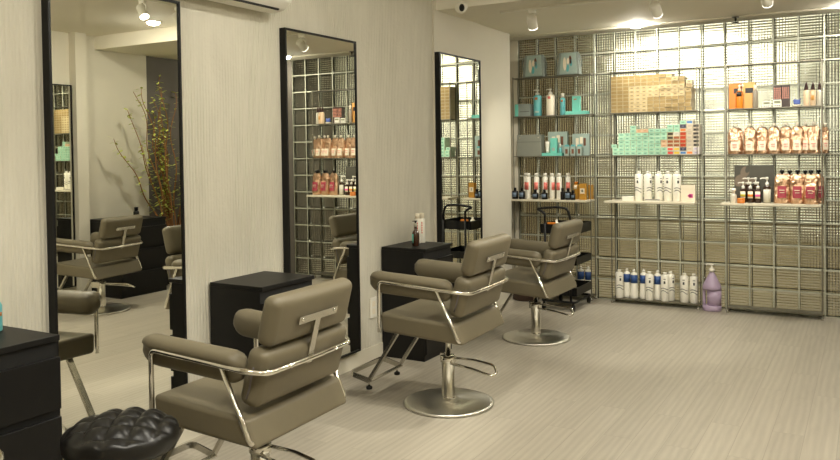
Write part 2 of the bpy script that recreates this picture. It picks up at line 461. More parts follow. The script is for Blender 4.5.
# post left of the glass and slim strip above it
struct(B().box(-.1, 0, -.01, .1, 0, ZL).obj('wall_back_post', 'plain_wall'))
struct(B().box(3.2, 3.3, -.01, 1.7, 0, ZL).obj('wall_back_end', 'grey_wall'))
struct(B().box(-.1, 3.3, -.24, -.0, ZL - .012, ZL).obj('trim_1', 'ceiling'))
# glass block wall, sixteen blocks wide and thirteen high
nb, nh = 16, 13
mb = B()
for i in range(nb + 1): mb.box(i * .2 - .006, i * .2 + .006, 0, .08, 0, ZL)
for j in range(nh + 1):
    for i in range(nb): mb.box(i * .2 + .006, i * .2 + .194, .001, .079, max(0, j * .2 - .006), min(ZL, j * .2 + .006))
wb = struct(mb.obj('wall_back', 'mortar'))
gb = B()
for i in range(nb):
    for j in range(nh): gb.box(i * .2 + .006, i * .2 + .194, .004, .076, j * .2 + .006, j * .2 + .194, .006, 1)
for f in gb.bm.faces: f.smooth = False
gb.obj('glass_blocks', 'glass', wb)
# room behind the glass: walls and an added glowing backdrop for the blocks
struct(B().box(-.6, 3.2, 1.6, 1.7, 0, ZL).box(-.6, -.5, .1, 1.6, 0, ZL).obj('wall_back_room', 'backroom'))
struct(B().box(3.3, 5.2, 2.6, 2.7, 0, ZL).obj('wall_far', 'grey_wall'))
wm = backdrop_glow_mat()
wf = struct(B().box(.62, 3.1, 1.585, 1.6, 1.02, 2.5).obj('backdrop_frame', 'backroom'))
pn = B()
for z0, z1 in ((1.06, 1.24), (1.36, 1.62), (1.74, 2.04), (2.14, 2.46)):
    for x in (.66, 1.02, 1.38, 1.74, 2.10, 2.46, 2.82): pn.box(x, x + .25, 1.57, 1.585, z0, z1)
pn.obj('glow_panes', wm, wf)
bt = B()  # pale bars added so the glass blocks break into bright dots
for x in [-.42 + .36 * k for k in range(10)]: bt.box(x, x + .13, 1.57, 1.6, 0, 1.0)
for x in (-.42, -.06, .30): bt.box(x, x + .13, 1.57, 1.6, 1.0, 2.55)
for z in (.12, .42, .72): bt.box(-.5, 3.2, 1.562, 1.57, z, z + .11)
for z in (1.1, 1.5, 1.9, 2.3): bt.box(-.5, .6, 1.562, 1.57, z, z + .11)
struct(bt.obj('backdrop_lattice', 'lattice'))


# ------------------------------------------------------------------ mirrors
def mirror(name, label, y0, y1, z0, z1, x, flip=1):
    w = y1 - y0
    t = thing(name, label, 'mirror', (x, (y0 + y1) / 2, z0), 0 if flip > 0 else PI, 'tall black framed wall mirrors')
    h = z1 - z0; d = .045; q = .012
    B().box(0, d, -w / 2, -w / 2 + q, 0, h).box(0, d, w / 2 - q, w / 2, 0, h).box(0, d, -w / 2 + q, w / 2 - q, 0, q).box(0, d, -w / 2 + q, w / 2 - q, h - q, h).obj('frame', 'black_metal', t)
    B().box(.002, .038, -w / 2 + q, w / 2 - q, q, h - q).obj('mirror_glass', 'mirror', t)
    return t
mirror('wall_mirror', 'tall black framed mirror nearest the camera, beside the large black drawer cabinet', -5.426, -4.69, .12, 2.235, .09)
mirror('wall_mirror', 'tall black framed mirror between two black cabinets, reflecting copper pouches', -3.873, -3.13, .12, 2.212, .09)
mirror('wall_mirror', 'tall black framed mirror farthest along the wall, reflecting gold cartons', -1.978, -1.212, .12, 2.262, .105)
mirror('wall_mirror', 'black framed mirror on the opposite wall, seen only as a reflection', -3.02, -2.26, .12, 2.2, XR, -1)

# ------------------------------------------------------------------ black station cabinets
def cabinet(label, y0, y1, x0=.1, x1=.462, h=.789, flip=False):
    w = y1 - y0; d = x1 - x0
    t = thing('drawer_cabinet', label, 'cabinet', (x1 if flip else x0, (y0 + y1) / 2, 0), PI if flip else 0, 'black station cabinets')
    b = B().box(0, d - .02, -w / 2, w / 2, 0, h - .0225).obj('body', 'black_wood', t)
    B().box(0, d, -w / 2, w / 2, h - .022, h, .0015, 1).obj('cabinet_top', 'black_wood', t)
    B().box(d - .021, d - .018, -w / 2 + .002, w / 2 - .002, .04, h - .024).obj('recess', 'dark_gap', t)
    hz = (h - .045 - .06) / 3
    for k in range(3):
        z = .05 + k * hz
        B().box(d - .02, d, -w / 2, w / 2, z, z + hz - .03, .001, 1).obj('drawer', 'black_wood', t)
    return t
cabinet('black drawer cabinet nearest the camera, cut by the picture edge', -6.15, -5.64)
cabinet('black drawer cabinet behind the nearest styling chair, with a bare top', -4.49, -4.055)
cabinet('black drawer cabinet with amber and white bottles on top, by the middle chair', -2.80, -2.39)
cabinet('black drawer cabinet under the opposite mirror wall, seen in the reflection', -2.1, -1.5, 3.75, 4.28, .8, True)

# ------------------------------------------------------------------ styling chairs
def make_chair(label, P, rz, dz):
    t = thing('styling_chair', label, 'chair', (P[0], P[1], 0), rz, 'taupe styling chairs at the mirrors')
    B().lathe([(.256, .0), (.262, .004), (.262, .012), (.247, .018), (.14, .026), (.06, .034), (.05, .04)], 72).obj('base_plate', 'disc_steel', t)
    B().lathe([(.046, .03), (.04, .036), (.0385, .05), (.0385, .245), (.046, .248), (.046, .278), (.03, .282)], 28).obj('pump_column', 'chrome', t)
    B().lathe([(.016, .28), (.016, .43), (.016, .435)], 16).obj('piston', 'chrome', t)
    h = B().tube([(-.03, -.03, .262), (-.17, -.01, .268), (-.295, .02, .262), (-.33, .06, .228), (-.31, .10, .224), (-.19, .07, .238), (-.03, .03, .245)], .008, 8, .03)
    h.box(-.02, .075, -.052, -.04, .22, .28, .004, 1)
    h.obj('pump_handle', 'chrome', t)
    def part(b, name, m, wn=False):
        o = b.obj(name, m, t, (0, 0, dz))
        if wn: o.modifiers.new('normals', 'WEIGHTED_NORMAL')
        return o
    part(B().box(-.12, .14, -.12, .12, .425, .45, .004, 1), 'seat_plate', 'black_metal')
    part(B().prism([(-.238, .424), (.268, .456), (.276, .565), (-.19, .535)], -.307, .307, .02, 4), 'seat', 'leather', True)
    # backrest leans back; two stacked cushions
    TL = -.26
    tilt = Matrix.Translation((-.196, 0, .675)) @ Matrix.Rotation(TL, 4, 'Y')
    part(B().cushion(.046, .278, .112, .034, .01, tilt), 'backrest', 'leather')
    tilt2 = Matrix.Translation((-.253, 0, .884)) @ Matrix.Rotation(TL, 4, 'Y')
    part(B().cushion(.038, .258, .096, .032, .008, tilt2), 'headrest', 'leather')
    for sy in (-1, 1):
        part(B().tube([(-.175, sy * .279, .60), (-.19, sy * .2795, .64), (-.2, sy * .2795, .68), (-.212, sy * .279, .72)], .0035, 6), 'piping', 'piping')
    # one bent tube: front post, arm rail, back rail, arm rail, front post
    fr = B().tube([(.275, -.312, .455), (.275, -.312, .742), (-.20, -.314, .712), (-.268, -.27, .702), (-.272, 0, .70), (-.268, .27, .702), (-.20, .314, .712), (.275, .312, .742), (.275, .312, .455)], .0108, 12, .032)
    part(fr, 'frame_tube', 'chrome')
    for sy in (-1, 1):
        part(B().tube([(-.085, sy * .312, .718), (-.213, sy * .307, .447), (-.22, sy * .27, .434)], .0105, 10, .02), 'rear_post', 'chrome')
        # armrest bolster: overhangs the rail above, tucked inside it below
        sec = [(0, .058), (.026, .055), (.045, .045), (.053, .028), (.05, .014), (.038, .004), (.034, -.012), (.034, -.035), (.026, -.054), (.01, -.064), (-.01, -.066), (-.032, -.058), (-.046, -.038), (-.052, -.008), (-.05, .022), (-.04, .042), (-.02, .055)]
        if sy < 0: sec = [(-a, b) for a, b in sec][::-1]
        pts = []; sc = []; n = 26
        for k in range(n + 1):
            u = k / n; x = .358 - .523 * u; e = 1; dzz = 0
            if u < .16: q = (.16 - u) / .16; e = math.sqrt(max(0.0, 1 - q * q)); dzz = .018 * q
            if u > .88: e = math.sqrt(max(0.0, 1 - ((u - .88) / .12) ** 2))
            pts.append((x, sy * .268, .738 - .028 * u + dzz)); sc.append(max(.04, e))
        part(B().sweep(pts, sec, scale=sc), 'armrest', 'leather')
    # T bracket lying on the back of the cushions
    tb = B().box(-.056, -.050, -.017, .017, -.20, .012).box(-.0565, -.0505, -.125, .125, -.016, .014)
    part(tb.xf(tilt2), 'back_bracket', 'steel')
    for y in (-.105, .105):
        b = B(); b.merge(sphere_bm(.007, tilt2 @ Vector((-.057, y, 0)))); part(b, 'bolt', 'chrome')
    for y in (-.15, .15):
        b = B(); b.merge(sphere_bm(.007, (-.283, y, .701))); part(b, 'bolt', 'chrome')
    # footrest: two flat struts and a U-shaped rail with glides
    for sy in (-1, 1):
        part(B().bar([(.215, sy * .185, .452), (.43, sy * .185, .128)], .03, .016, up=(.83, 0, .55)), 'footrest_strut', 'steel')
    ft = B().bar([(.43, -.185, .128), (.56, -.185, .158), (.56, .185, .158), (.43, .185, .128)], .008, .03, .035)
    ft.bar([(.425, -.19, .125), (.425, .19, .125)], .028, .007)
    part(ft, 'footrest', 'steel')
    for sy in (-1, 1):
        gl = B().lathe([(.006, .125), (.006, .088)], 8, .44, sy * .165)
        o = part(gl, 'glide', 'steel')
        B().lathe([(.017, .072), (.019, .076), (.019, .086), (.01, .092)], 14, .44, sy * .165).obj('glide_foot', 'black', o)
    return t
def sphere_bm(r, c, u=12, v=8):
    b = bmesh.new(); bmesh.ops.create_uvsphere(b, u_segments=u, v_segments=v, radius=r)
    bmesh.ops.translate(b, verts=b.verts, vec=c)
    for f in b.faces: f.smooth = True
    return b
def chair_at(label, P, th, dz):
    return make_chair(label, P, PI - math.radians(th), dz)
chair_at('taupe styling chair nearest in full view, beside the black tufted stool', (.965, -5.095), -1.5, -.035)
chair_at('taupe styling chair in the middle, its steel disc base in full view', (1.01, -3.52), -1.7, 0)
chair_at('taupe styling chair farthest away, in front of the black trolley', (.876, -1.80), 1.0, -.055)
chair_at('taupe styling chair almost wholly outside the picture, below the nearest black cabinet', (.955, -6.632), 0, -.02)
make_chair('taupe styling chair across the room facing the opposite mirror, seen in reflection', (3.46, -2.58), -.16, -.08)

# ------------------------------------------------------------------ tufted stool
def stool():
    t = thing('rolling_stool', 'round black tufted vinyl stool in front of the nearest styling chair', 'stool', (.905, -5.73, 0))
    nr, na, R = 34, 108, .184
    z0 = .46; b = B(); vs = []; fs = []
    def top(x, y):
        rr = math.hypot(x, y) / R
        d = .035 * (1 - rr ** 2.6)
        u, v = (x * .8 + y * .6) / .076 + .25, (x * .6 - y * .8) / .076 + .1
        tf = abs(math.sin(PI * u)) * abs(math.sin(PI * v))
        return z0 + .075 + d + .022 * (tf ** .5) * (1 - .5 * rr ** 4) - .012
    vs.append((0, 0, top(0, 0)))
    for i in range(1, nr + 1):
        r = R * i / nr
        for k in range(na):
            a = 2 * PI * k / na; x, y = r * math.cos(a), r * math.sin(a); vs.append((x, y, top(x, y)))
    for k in range(na): fs.append((0, 1 + k, 1 + (k + 1) % na))
    for i in range(nr - 1):
        for k in range(na): fs.append((1 + i * na + k, 1 + (i + 1) * na + k, 1 + (i + 1) * na + (k + 1) % na, 1 + i * na + (k + 1) % na))
    base = 1 + (nr - 1) * na; off = len(vs)
    prof = [(.19, .062), (.192, .045), (.191, .02), (.182, .004), (.14, .0)]
    for r, z in prof:
        for k in range(na):
            a = 2 * PI * k / na; vs.append((r * math.cos(a), r * math.sin(a), z0 + z))
    for i in range(len(prof)):
        p0 = base if i == 0 else off + (i - 1) * na; p1 = off + i * na
        for k in range(na): fs.append((p0 + k, p1 + k, p1 + (k + 1) % na, p0 + (k + 1) % na))
    fs.append(tuple(off + 4 * na + k for k in range(na)))
    b.add(vs, fs, True); b.obj('seat', 'black_leather', t)
    B().lathe([(.03, .1), (.03, .3), (.018, .302), (.018, z0)], 18).obj('column', 'chrome', t)
    for k in range(5):
        a = 2 * PI * k / 5 + .3; c, s_ = math.cos(a), math.sin(a)
        o = B().bar([(.02 * c, .02 * s_, .1), (.25 * c, .25 * s_, .075)], .028, .02).obj('leg', 'chrome', t)
        B().tube([(.25 * c - .012 * s_, .25 * s_ + .012 * c, .026), (.25 * c + .012 * s_, .25 * s_ - .012 * c, .026)], .026, 14).bar([(.25 * c, .25 * s_, .03), (.25 * c, .25 * s_, .075)], .012, .012, up=(1, 0, 0)).obj('caster', 'black', o)
stool()

# ------------------------------------------------------------------ trolley and drum
def trolley():
    t = thing('salon_trolley', 'black wheeled salon trolley with trays behind the farthest chair', 'trolley', (.67, -.49, 0))
    x, y = .17, .22
    for z, h in ((.70, .085), (.42, .065), (.14, .075)):
        m = B().box(-x, x, -y, y, z, z + .006).box(-x, -x + .006, -y, y, z, z + h).box(x - .006, x, -y, y, z, z + h).box(-x, x, -y, -y + .006, z, z + h).box(-x, x, y - .006, y, z, z + h)
        m.obj('tray', 'black', t)
    for sx in (-1, 1):
        B().tube([(sx * .12, -.235, .08), (sx * .12, -.235, .80)], .011, 10).obj('post', 'black_metal', t)
    B().tube([(-.12, -.235, .79), (-.12, -.235, .89), (-.2, -.235, .925), (-.02, -.235, .945), (.09, -.235, .935), (.12, -.235, .86), (.12, -.235, .79)], .011, 10, .03).obj('handle', 'black_metal', t)
    B().tube([(-.16, -.235, .085), (.16, -.235, .085), (.16, .22, .085), (-.16, .22, .085)], .011, 8, .04, True).obj('bottom_rail', 'black_metal', t)
    for sx in (-1, 1):
        for sy in (-1, 1):
            px, py = sx * .14, sy * .225
            B().tube([(px - .011, py, .03), (px + .011, py, .03)], .03, 16).bar([(px, py, .04), (px, py, .08)], .014, .014, up=(1, 0, 0)).obj('caster', 'black', t)
    tag(B().tube([(0, 0, 0), (.10, .03, .0), (.13, .05, .05)], .012, 8, .02).obj('hair_brush', 'black', None, (.62, -.62, .72)), 'black hair brush lying in the top tray of the trolley', 'brush')
    tag(B().lathe([(.024, 0), (.024, .07), (.01, .08), (.01, .1)], 14).obj('small_bottle', 'white_plastic', None, (.58, -.50, .708)), 'small pale bottle standing in the top tray of the trolley', 'bottle')
    tag(B().box(-.04, .04, -.012, .012, 0, .09, .004, 1).obj('comb_case', 'orange', None, (.59, -.66, .708)), 'small orange case in the top tray of the trolley', 'case')
trolley()
tag(B().lathe([(.12, 0), (.13, .01), (.135, .08), (.135, .17), (.115, .175), (.11, .05)], 32).obj('waste_bin', 'brown_drum', None, (.20, -.335, 0)), 'low round dark brown bin on the floor under the wall ledge', 'bin')

# ------------------------------------------------------------------ shelf units
YS = -.155
ZS = [2.19, 1.805, 1.405]
LEDGE = .98
def shelf_unit(label, x0, x1, lx0, lx1, bottom=True, gusset=False, top_board=False):
    t = thing('display_shelf', label, 'shelf', (x0, 0, 0), 0, 'steel display shelf units on the glass block wall')
    w = x1 - x0
    for z in ZS:
        B().box(-.005, w + (.05 if x0 > 2 and z < 1.5 else .005), YS, -.012, z - .008, z).obj('shelf', 'shelf', t)
    B().box(lx0 - x0, lx1 - x0, -.29, -.012, LEDGE - .02, LEDGE, .002, 1).obj('ledge', M['ledge'], t)
    if bottom: B().box(-.005, w + .005, YS, -.012, .042, .05).obj('shelf', 'shelf', t)
    for x in (0, w):
        for y in (YS + .006, -.02):
            o = B().box(x - .004, x + .004, y - .004, y + .004, .0, 2.2).obj('post', 'shelf', t)
            B().lathe([(.012, 0), (.012, .02), (.008, .022)], 10, x, y).obj('foot', 'steel', o)
    if gusset:
        B().prism([(0, 0), (0, -.02), (.02, -.02), (.02, 0)], -.28, -.02)
        g = MB(); yy = [(-.29, LEDGE - .02), (-.02, LEDGE - .02), (-.02, .62)]
        vs = [(lx0 - x0 + dx, y, z) for dx in (0, .02) for y, z in yy]
        g.add(vs, [(0, 1, 2), (5, 4, 3), (0, 3, 4, 1), (1, 4, 5, 2), (2, 5, 3, 0)]); g.obj('bracket', 'plain_wall', t)
    return t
M['ledge'] = mat('pale_ledge_laminate', rgb(214, 206, 182), .4, var=.03)
shelf_unit('left steel display shelf unit, carrying teal products beside the wall', .005, .80, -.05, .80, True, True)
shelf_unit('middle steel display shelf unit, stacked with gold and mint cartons', 1.0, 1.785, .97, 1.785)
shelf_unit('right steel display shelf unit, carrying copper pouches, its lowest shelf empty', 2.035, 2.785, 2.0, 2.785)
L1, L2, L3, L4, L5 = ZS[0], ZS[1], ZS[2], LEDGE, .05

# ------------------------------------------------------------------ products
def patch(r, a0, a1, z0, z1, n=8):
    """a curved label on a round bottle, facing -y; angles in degrees around -y"""
    b = B(); vs = []; fs = []
    for rr in (r, r + .0008):
        for k in range(n + 1):
            a = math.radians(-90 + a0 + (a1 - a0) * k / n)
            vs += [(rr * math.cos(a), rr * math.sin(a), z0), (rr * math.cos(a), rr * math.sin(a), z1)]
    m = 2 * (n + 1)
    for k in range(n):
        i = 2 * k
        fs += [(i, i + 1, i + 3, i + 2), (m + i, m + i + 2, m + i + 3, m + i + 1), (i, i + 2, m + i + 2, m + i), (i + 1, m + i + 1, m + i + 3, i + 3)]
    b.add(vs, fs, True); return b
def round_prof(r, h, neck=.4, sh=.02):
    return [(r * .93, 0), (r, .004), (r, h - sh), (r * .9, h - sh * .55), (r * neck, h - .002), (r * neck, h)]
def bottle(name, label, loc, r, h, cap_h, cap_r, mbody, mcap, group=None, labels=(), sh=.02, cat='bottle', rz=0, neck=.4):
    t = thing(name, label, cat, loc, rz, group)
    B().lathe(round_prof(r, h, neck, sh), 24).obj('body', mbody, t)
    B().lathe([(cap_r, h - .001), (cap_r, h + cap_h - .003), (cap_r * .85, h + cap_h)], 18).obj('cap', mcap, t)
    for a0, a1, z0, z1, m in labels: patch(r + .0006, a0, a1, z0, z1).obj('label', m, t)
    return t
def pump(parent, h, r, m, side=-1, big=1):
    b = B().lathe([(r * .5, h - .001), (r * .5, h + .02 * big), (r * .2, h + .022 * big), (r * .17, h + .04 * big), (r * .4, h + .042 * big), (r * .4, h + .055 * big), (r * .3, h + .058 * big)], 14)
    b.bar([(0, 0, h + .051 * big), (side * .03 * big, -.004, h + .051 * big), (side * .042 * big, -.006, h + .046 * big)], .009 * big, .008 * big)
    b.obj('pump', m, parent)
def pump_bottle(name, label, loc, r, h, mbody, mpump, side=-1, labels=(), group=None, big=1, sh=.012):
    t = thing(name, label, 'bottle', loc, 0, group)
    B().lathe(round_prof(r, h, .5, sh), 24).obj('body', mbody, t)
    pump(t, h, r, mpump, side, big)
    for a0, a1, z0, z1, m in labels: patch(r + .0006, a0, a1, z0, z1).obj('label', m, t)
    return t
def card(name, label, cat, loc, w, d, h, m, marks=(), rz=0, group=None, bev=.0015):
    """a carton standing on its base; marks are (x0, x1, z0, z1, material) printed on the front"""
    if not marks:
        return tag(B().box(-w / 2, w / 2, -d / 2, d / 2, 0, h, bev, 1).obj(name, m, None, loc, rz), label, cat, group)
    t = thing(name, label, cat, loc, rz, group)
    B().box(-w / 2, w / 2, -d / 2, d / 2, 0, h, bev, 1).obj('body', m, t)
    for x0, x1, z0, z1, mm in marks: B().box(x0, x1, -d / 2 - .0012, -d / 2 + .0005, z0, z1).obj('print', mm, t)
    return t

# left unit, top: two printed carrier bags
def carrier(label, x):
    t = thing('gift_bag', label, 'bag', (x, -.085, L1), 0, 'grey teal printed gift bags')
    g = MB(); w0, w1, d0, d1, h = .115, .095, .055, .028, .225
    vs = [(-w0, -d0, 0), (w0, -d0, 0), (w0, d0, 0), (-w0, d0, 0), (-w1, -d1, h), (w1, -d1, h), (w1, d1, h), (-w1, d1, h)]
    g.add(vs, [(3, 2, 1, 0), (4, 5, 6, 7), (0, 1, 5, 4), (1, 2, 6, 5), (2, 3, 7, 6), (3, 0, 4, 7)])
    bmesh.ops.bevel(g.bm, geom=g.bm.edges[:], offset=.006, segments=2, affect='EDGES')
    g.obj('body', 'teal_dark', t)
    def fp(u, v, o=.0025):
        z = v * h; k = v; return (u * (w0 + (w1 - w0) * k), -(d0 + (d1 - d0) * k) - o, z)
    p = MB(); p.add([fp(-.72, .05), fp(.84, .05), fp(.84, .97), fp(-.72, .97), fp(-.72, .05, .0), fp(.84, .05, .0), fp(.84, .97, .0), fp(-.72, .97, .0)], [(0, 1, 2, 3), (7, 6, 5, 4), (0, 4, 5, 1), (1, 5, 6, 2), (2, 6, 7, 3), (3, 7, 4, 0)])
    p.obj('printed_panel', 'teal_light', t)
    def blob(cx, cz, rx, rz_, m, ang=0):
        q = MB(); n = 18; a = math.radians(ang); ring = []
        for k in range(n):
            x_, z_ = rx * math.cos(2 * PI * k / n), rz_ * math.sin(2 * PI * k / n)
            ring.append((cx + x_ * math.cos(a) - z_ * math.sin(a), cz + x_ * math.sin(a) + z_ * math.cos(a)))
        q.add([fp(x_, z_, .0045) for x_, z_ in ring] + [fp(x_, z_, .002) for x_, z_ in ring], [tuple(range(n)), tuple(range(2 * n - 1, n - 1, -1))] + [(k, (k + 1) % n, (k + 1) % n + n, k + n) for k in range(n)])
        q.obj('print', m, t)
    blob(-.3, .5, .15, .3, 'paper', 15); blob(.02, .62, .14, .14, 'paper'); blob(.25, .66, .13, .2, 'gold_dark', 20); blob(.3, .54, .12, .17, 'teal', 20); blob(.02, .3, .13, .16, 'teal', -10)
    for sx in (-1, 1): B().tube([(sx * .108, -.02, .2), (sx * .128, -.01, .15), (sx * .126, 0, .08)], .006, 8, .02).obj('handle', 'teal_dark', t)
carrier('printed grey teal gift bag on the top left shelf, nearer the wall', .215)
carrier('printed grey teal gift bag on the top left shelf, farther from the wall', .575)

# left unit, second shelf
card('tin_box', 'wide turquoise box on the second left shelf, beside the teal pump bottle', 'box', (.098, -.085, L2), .16, .10, .125, 'teal_dark', [(-.08, -.045, .002, .122, 'turquoise'), (-.03, .075, .045, .05, 'ink')])
pump_bottle('pump_bottle', 'teal pump bottle with white pump on the second left shelf', (.243, -.085, L2), .042, .21, 'teal', 'white_plastic', -1, [(-20, 20, .16, .185, 'rust'), (-25, 35, .03, .05, 'teal_light')])
pump_bottle('pump_bottle', 'white pump bottle beside the teal one on the second left shelf', (.378, -.085, L2), .042, .21, 'cream', 'white_plastic', -1, [(-20, 20, .165, .19, 'pink')])
bottle('spray_bottle', 'slim teal bottle with white cap on the second left shelf', (.505, -.085, L2), .026, .175, .04, .017, 'teal', 'white_plastic', None, [(-20, 20, .13, .15, 'rust')])
card('flat_box', 'flat turquoise box lying under a standing box on the second left shelf', 'box', (.652, -.085, L2), .215, .10, .034, 'turquoise')
card('carton', 'upright turquoise box standing on the flat turquoise box', 'box', (.645, -.085, L2 + .0345), .074, .05, .145, 'turquoise', [(-.02, .01, .11, .12, 'rust')])

# left unit, third shelf
card('storage_box', 'plain grey box with press studs on the third left shelf', 'box', (.165, -.085, L3), .255, .10, .215, 'grey_box', [(-.105, -.095, .18, .19, 'chrome'), (.095, .105, .18, .19, 'chrome'), (-.127, .127, .14, .143, 'ink')])
for nx, ny, nw, nhh, lb in ((.437, -.036, .20, .24, 'pale teal printed bag behind the turquoise stand on the third left shelf'), (.675, -.036, .17, .215, 'pale teal printed bag behind three small bottles on the third left shelf')):
    card('gift_bag', lb, 'bag', (nx, ny, L3), nw, .04, nhh, 'teal_light', [(-nw * .3, -nw * .12, nhh * .4, nhh * .8, 'paper'), (-nw * .05, nw * .12, nhh * .55, nhh * .85, 'paper'), (nw * .16, nw * .3, nhh * .45, nhh * .8, 'gold_dark')], group='pale teal printed bags')
card('flat_box', 'flat turquoise tray on the third left shelf, carrying a white tube', 'tray', (.405, -.105, L3), .205, .075, .03, 'turquoise')
tag(B().lathe([(.016, 0), (.018, .02), (.024, .105), (.024, .112)], 16).obj('cream_tube', 'white_bottle', None, (.352, -.105, L3 + .0305)), 'small white tube standing on the flat turquoise tray', 'tube')
card('carton', 'turquoise box standing on the flat turquoise tray', 'box', (.418, -.105, L3 + .0305), .066, .04, .145, 'turquoise', [(-.015, .015, .02, .05, 'teal_light')])
bottle('dropper_bottle', 'tiny teal bottle with white cap on the flat turquoise tray', (.482, -.105, L3 + .0305), .015, .055, .03, .008, 'teal', 'white_plastic')
for k, x in enumerate((.555, .618, .682)):
    t = thing('sample_bottle', ('first', 'second', 'last')[k] + ' of three small printed teal boxes on the third left shelf', 'box', (x, -.115, L3), 0, 'three small printed teal boxes')
    B().box(-.024, .024, -.018, .018, 0, .09, .002, 1).obj('body', 'teal_light', t)
    B().prism([(-.024, .09), (.024, .09), (.012, .108), (-.012, .108)], -.018, .018).obj('flap', 'teal', t)
    B().box(-.012, .012, -.0192, -.017, .02, .065, 0).obj('print', 'gold_dark', t)

# left ledge
wx = [.112, .168, .255, .345, .418, .49, .553]
wy = [-.09, -.17, -.17, -.17, -.17, -.17, -.09]
for k in range(7):
    bottle('shampoo_bottle', 'slim white bottle with pink print, %s from the wall on the left ledge' % ORD[k], (wx[k], wy[k], L4), .0255, .225, .03, .019, 'white_bottle', 'white_plastic', 'slim white bottles with pink print', [(-45, 45, .09, .165, 'pink')], .016, rz=(.5, -.3, .1, .6, .9, -.2, .3)[k])
jx = [.052, .125, .268, .362, .548, .604, .655]
jh = [.085, .085, .07, .07, .085, .085, .065]
for k in range(7):
    t = bottle('small_jar', 'small black bottle with blue label, %s from the wall on the left ledge' % ORD[k], (jx[k], -.235, L4), .031 if k not in (4, 6) else .021, jh[k], .028, .014, 'black', 'black', 'small black bottles with blue labels', [] if k in (4,) else [(-42, 42, .02, jh[k] - .02, 'blue_label')], .012)
bottle('orange_bottle', 'amber orange bottle at the back of the left ledge', (.64, -.10, L4), .027, .15, .02, .018, 'ochre', 'orange', None, [(-30, 30, .1, .135, 'paper')])
card('carton', 'gold ochre box with white label at the open end of left ledge', 'box', (.735, -.18, L4), .066, .05, .155, 'ochre', [(-.022, .022, .06, .11, 'paper'), (-.008, .008, .075, .1, 'blue_label')])
card('carton', 'dark ochre box half hidden behind the labelled gold ochre box', 'box', (.775, -.06, L4), .04, .05, .14, 'ochre')

# white bottles with blue bands (left unit bottom shelf and middle unit bottom shelf)
def developer(label, x, y, z, h=.275):
    t = thing('developer_bottle', label, 'bottle', (x, y, z), 0, 'white bottles with blue bands')
    B().lathe([(.035, 0), (.038, .004), (.038, .03), (.030, h - .10), (.030, h - .045), (.026, h - .035), (.012, h - .03), (.012, h - .02)], 24).obj('body', 'white_bottle', t)
    B().lathe([(.014, h - .021), (.014, h - .008), (.005, h)], 14).obj('cap', 'white_plastic', t)
    patch(.0312, -95, 95, h - .13, h - .052, 14).obj('label', 'blue', t)
developer('white bottle with blue band on the floor shelf behind the trolley, nearer the wall', .672, -.085, L5)
developer('white bottle with blue band on the floor shelf, at the end behind the trolley', .748, -.085, L5)
def litre(label, x, y, z, h=.262, rz=0):
    t = thing('shampoo_bottle', label, 'bottle', (x, y, z), rz, 'white litre bottles with dark stripes')
    r = .037
    B().lathe([(r * .94, 0), (r, .004), (r, h - .02), (r * .85, h - .008), (.015, h - .003), (.015, h)], 24).obj('body', 'white_bottle', t)
    B().lathe([(.017, h - .001), (.017, h + .016), (.014, h + .019)], 14).obj('cap', 'white_plastic', t)
    b = B()
    for z0, s_ in ((.088, 1), (.115, .6)):
        vs = []; n = 12
        for q in (.0006, .0016):
            for k in range(n + 1):
                a = math.radians(-145 + 110 * k / n); zz = z0 + .012 * s_ * math.sin(PI * k / n * 1.5)
                vs += [((r + q) * math.cos(a), (r + q) * math.sin(a), zz), ((r + q) * math.cos(a), (r + q) * math.sin(a), zz + .006)]
        m = 2 * (n + 1); fs = []
        for k in range(n):
            i = 2 * k; fs += [(i, i + 1, i + 3, i + 2), (m + i, m + i + 2, m + i + 3, m + i + 1), (i, i + 2, m + i + 2, m + i), (i + 1, m + i + 1, m + i + 3, i + 3)]
        b.add(vs, fs, True)
    b.obj('stripe', 'ink', t)
    patch(r + .0006, -16, 16, .205, .211).obj('print', 'ink', t); patch(r + .0006, -12, 12, .165, .19).obj('print', 'ink', t)
mbx = [1.262, 1.346, 1.444, 1.526, 1.606]
for k in range(5):
    litre('tall white striped bottle, %s from the left on the middle ledge' % ORD[k], mbx[k], -.15, L4, .255, (-.1, .9, .8, .05, .5)[k])
for nm, x, y, rz, lb in (('A', 1.062, -.115, .5, 'white striped bottle at the left front of the middle floor shelf'), ('E', 1.345, -.12, .3, 'white striped bottle in front between two blue banded bottles'), ('G', 1.486, -.115, .1, 'white striped bottle in front, right of the last blue banded bottle'), ('H', 1.522, -.05, .9, 'white striped bottle half hidden behind another on the middle floor shelf'), ('I', 1.655, -.09, 0, 'white striped bottle in the right hand pair, farther from the post'), ('J', 1.739, -.09, .2, 'white striped bottle in the right hand pair, beside the post')):
    litre(lb, x, y, L5, .25, rz)
for x, y, lb in ((1.118, -.055, 'blue banded white bottle half hidden behind the leftmost striped bottle'), (1.193, -.085, 'blue banded white bottle, first fully visible on the middle floor shelf'), (1.277, -.062, 'blue banded white bottle, second fully visible on the middle floor shelf'), (1.408, -.062, 'blue banded white bottle between two striped bottles on the middle floor shelf')):
    developer(lb, x, y, L5)
card('sachet_box', 'white box with pink flower at the right end of the middle ledge', 'box', (1.708, -.15, L4), .125, .05, .15, 'cream', [(-.045, .045, .11, .118, 'paper'), (.008, .042, .035, .07, 'magenta'), (-.002, .03, .045, .06, 'magenta')])
card('carton', 'low white box lying at the left end of the middle ledge', 'box', (1.175, -.2, L4), .10, .06, .042, 'white_plastic')
card('leaflet_tray', 'low black and white tray in front of the tall white bottles', 'tray', (1.412, -.24, L4), .13, .05, .02, 'white_plastic', [(-.065, .065, .013, .02, 'ink_black')])

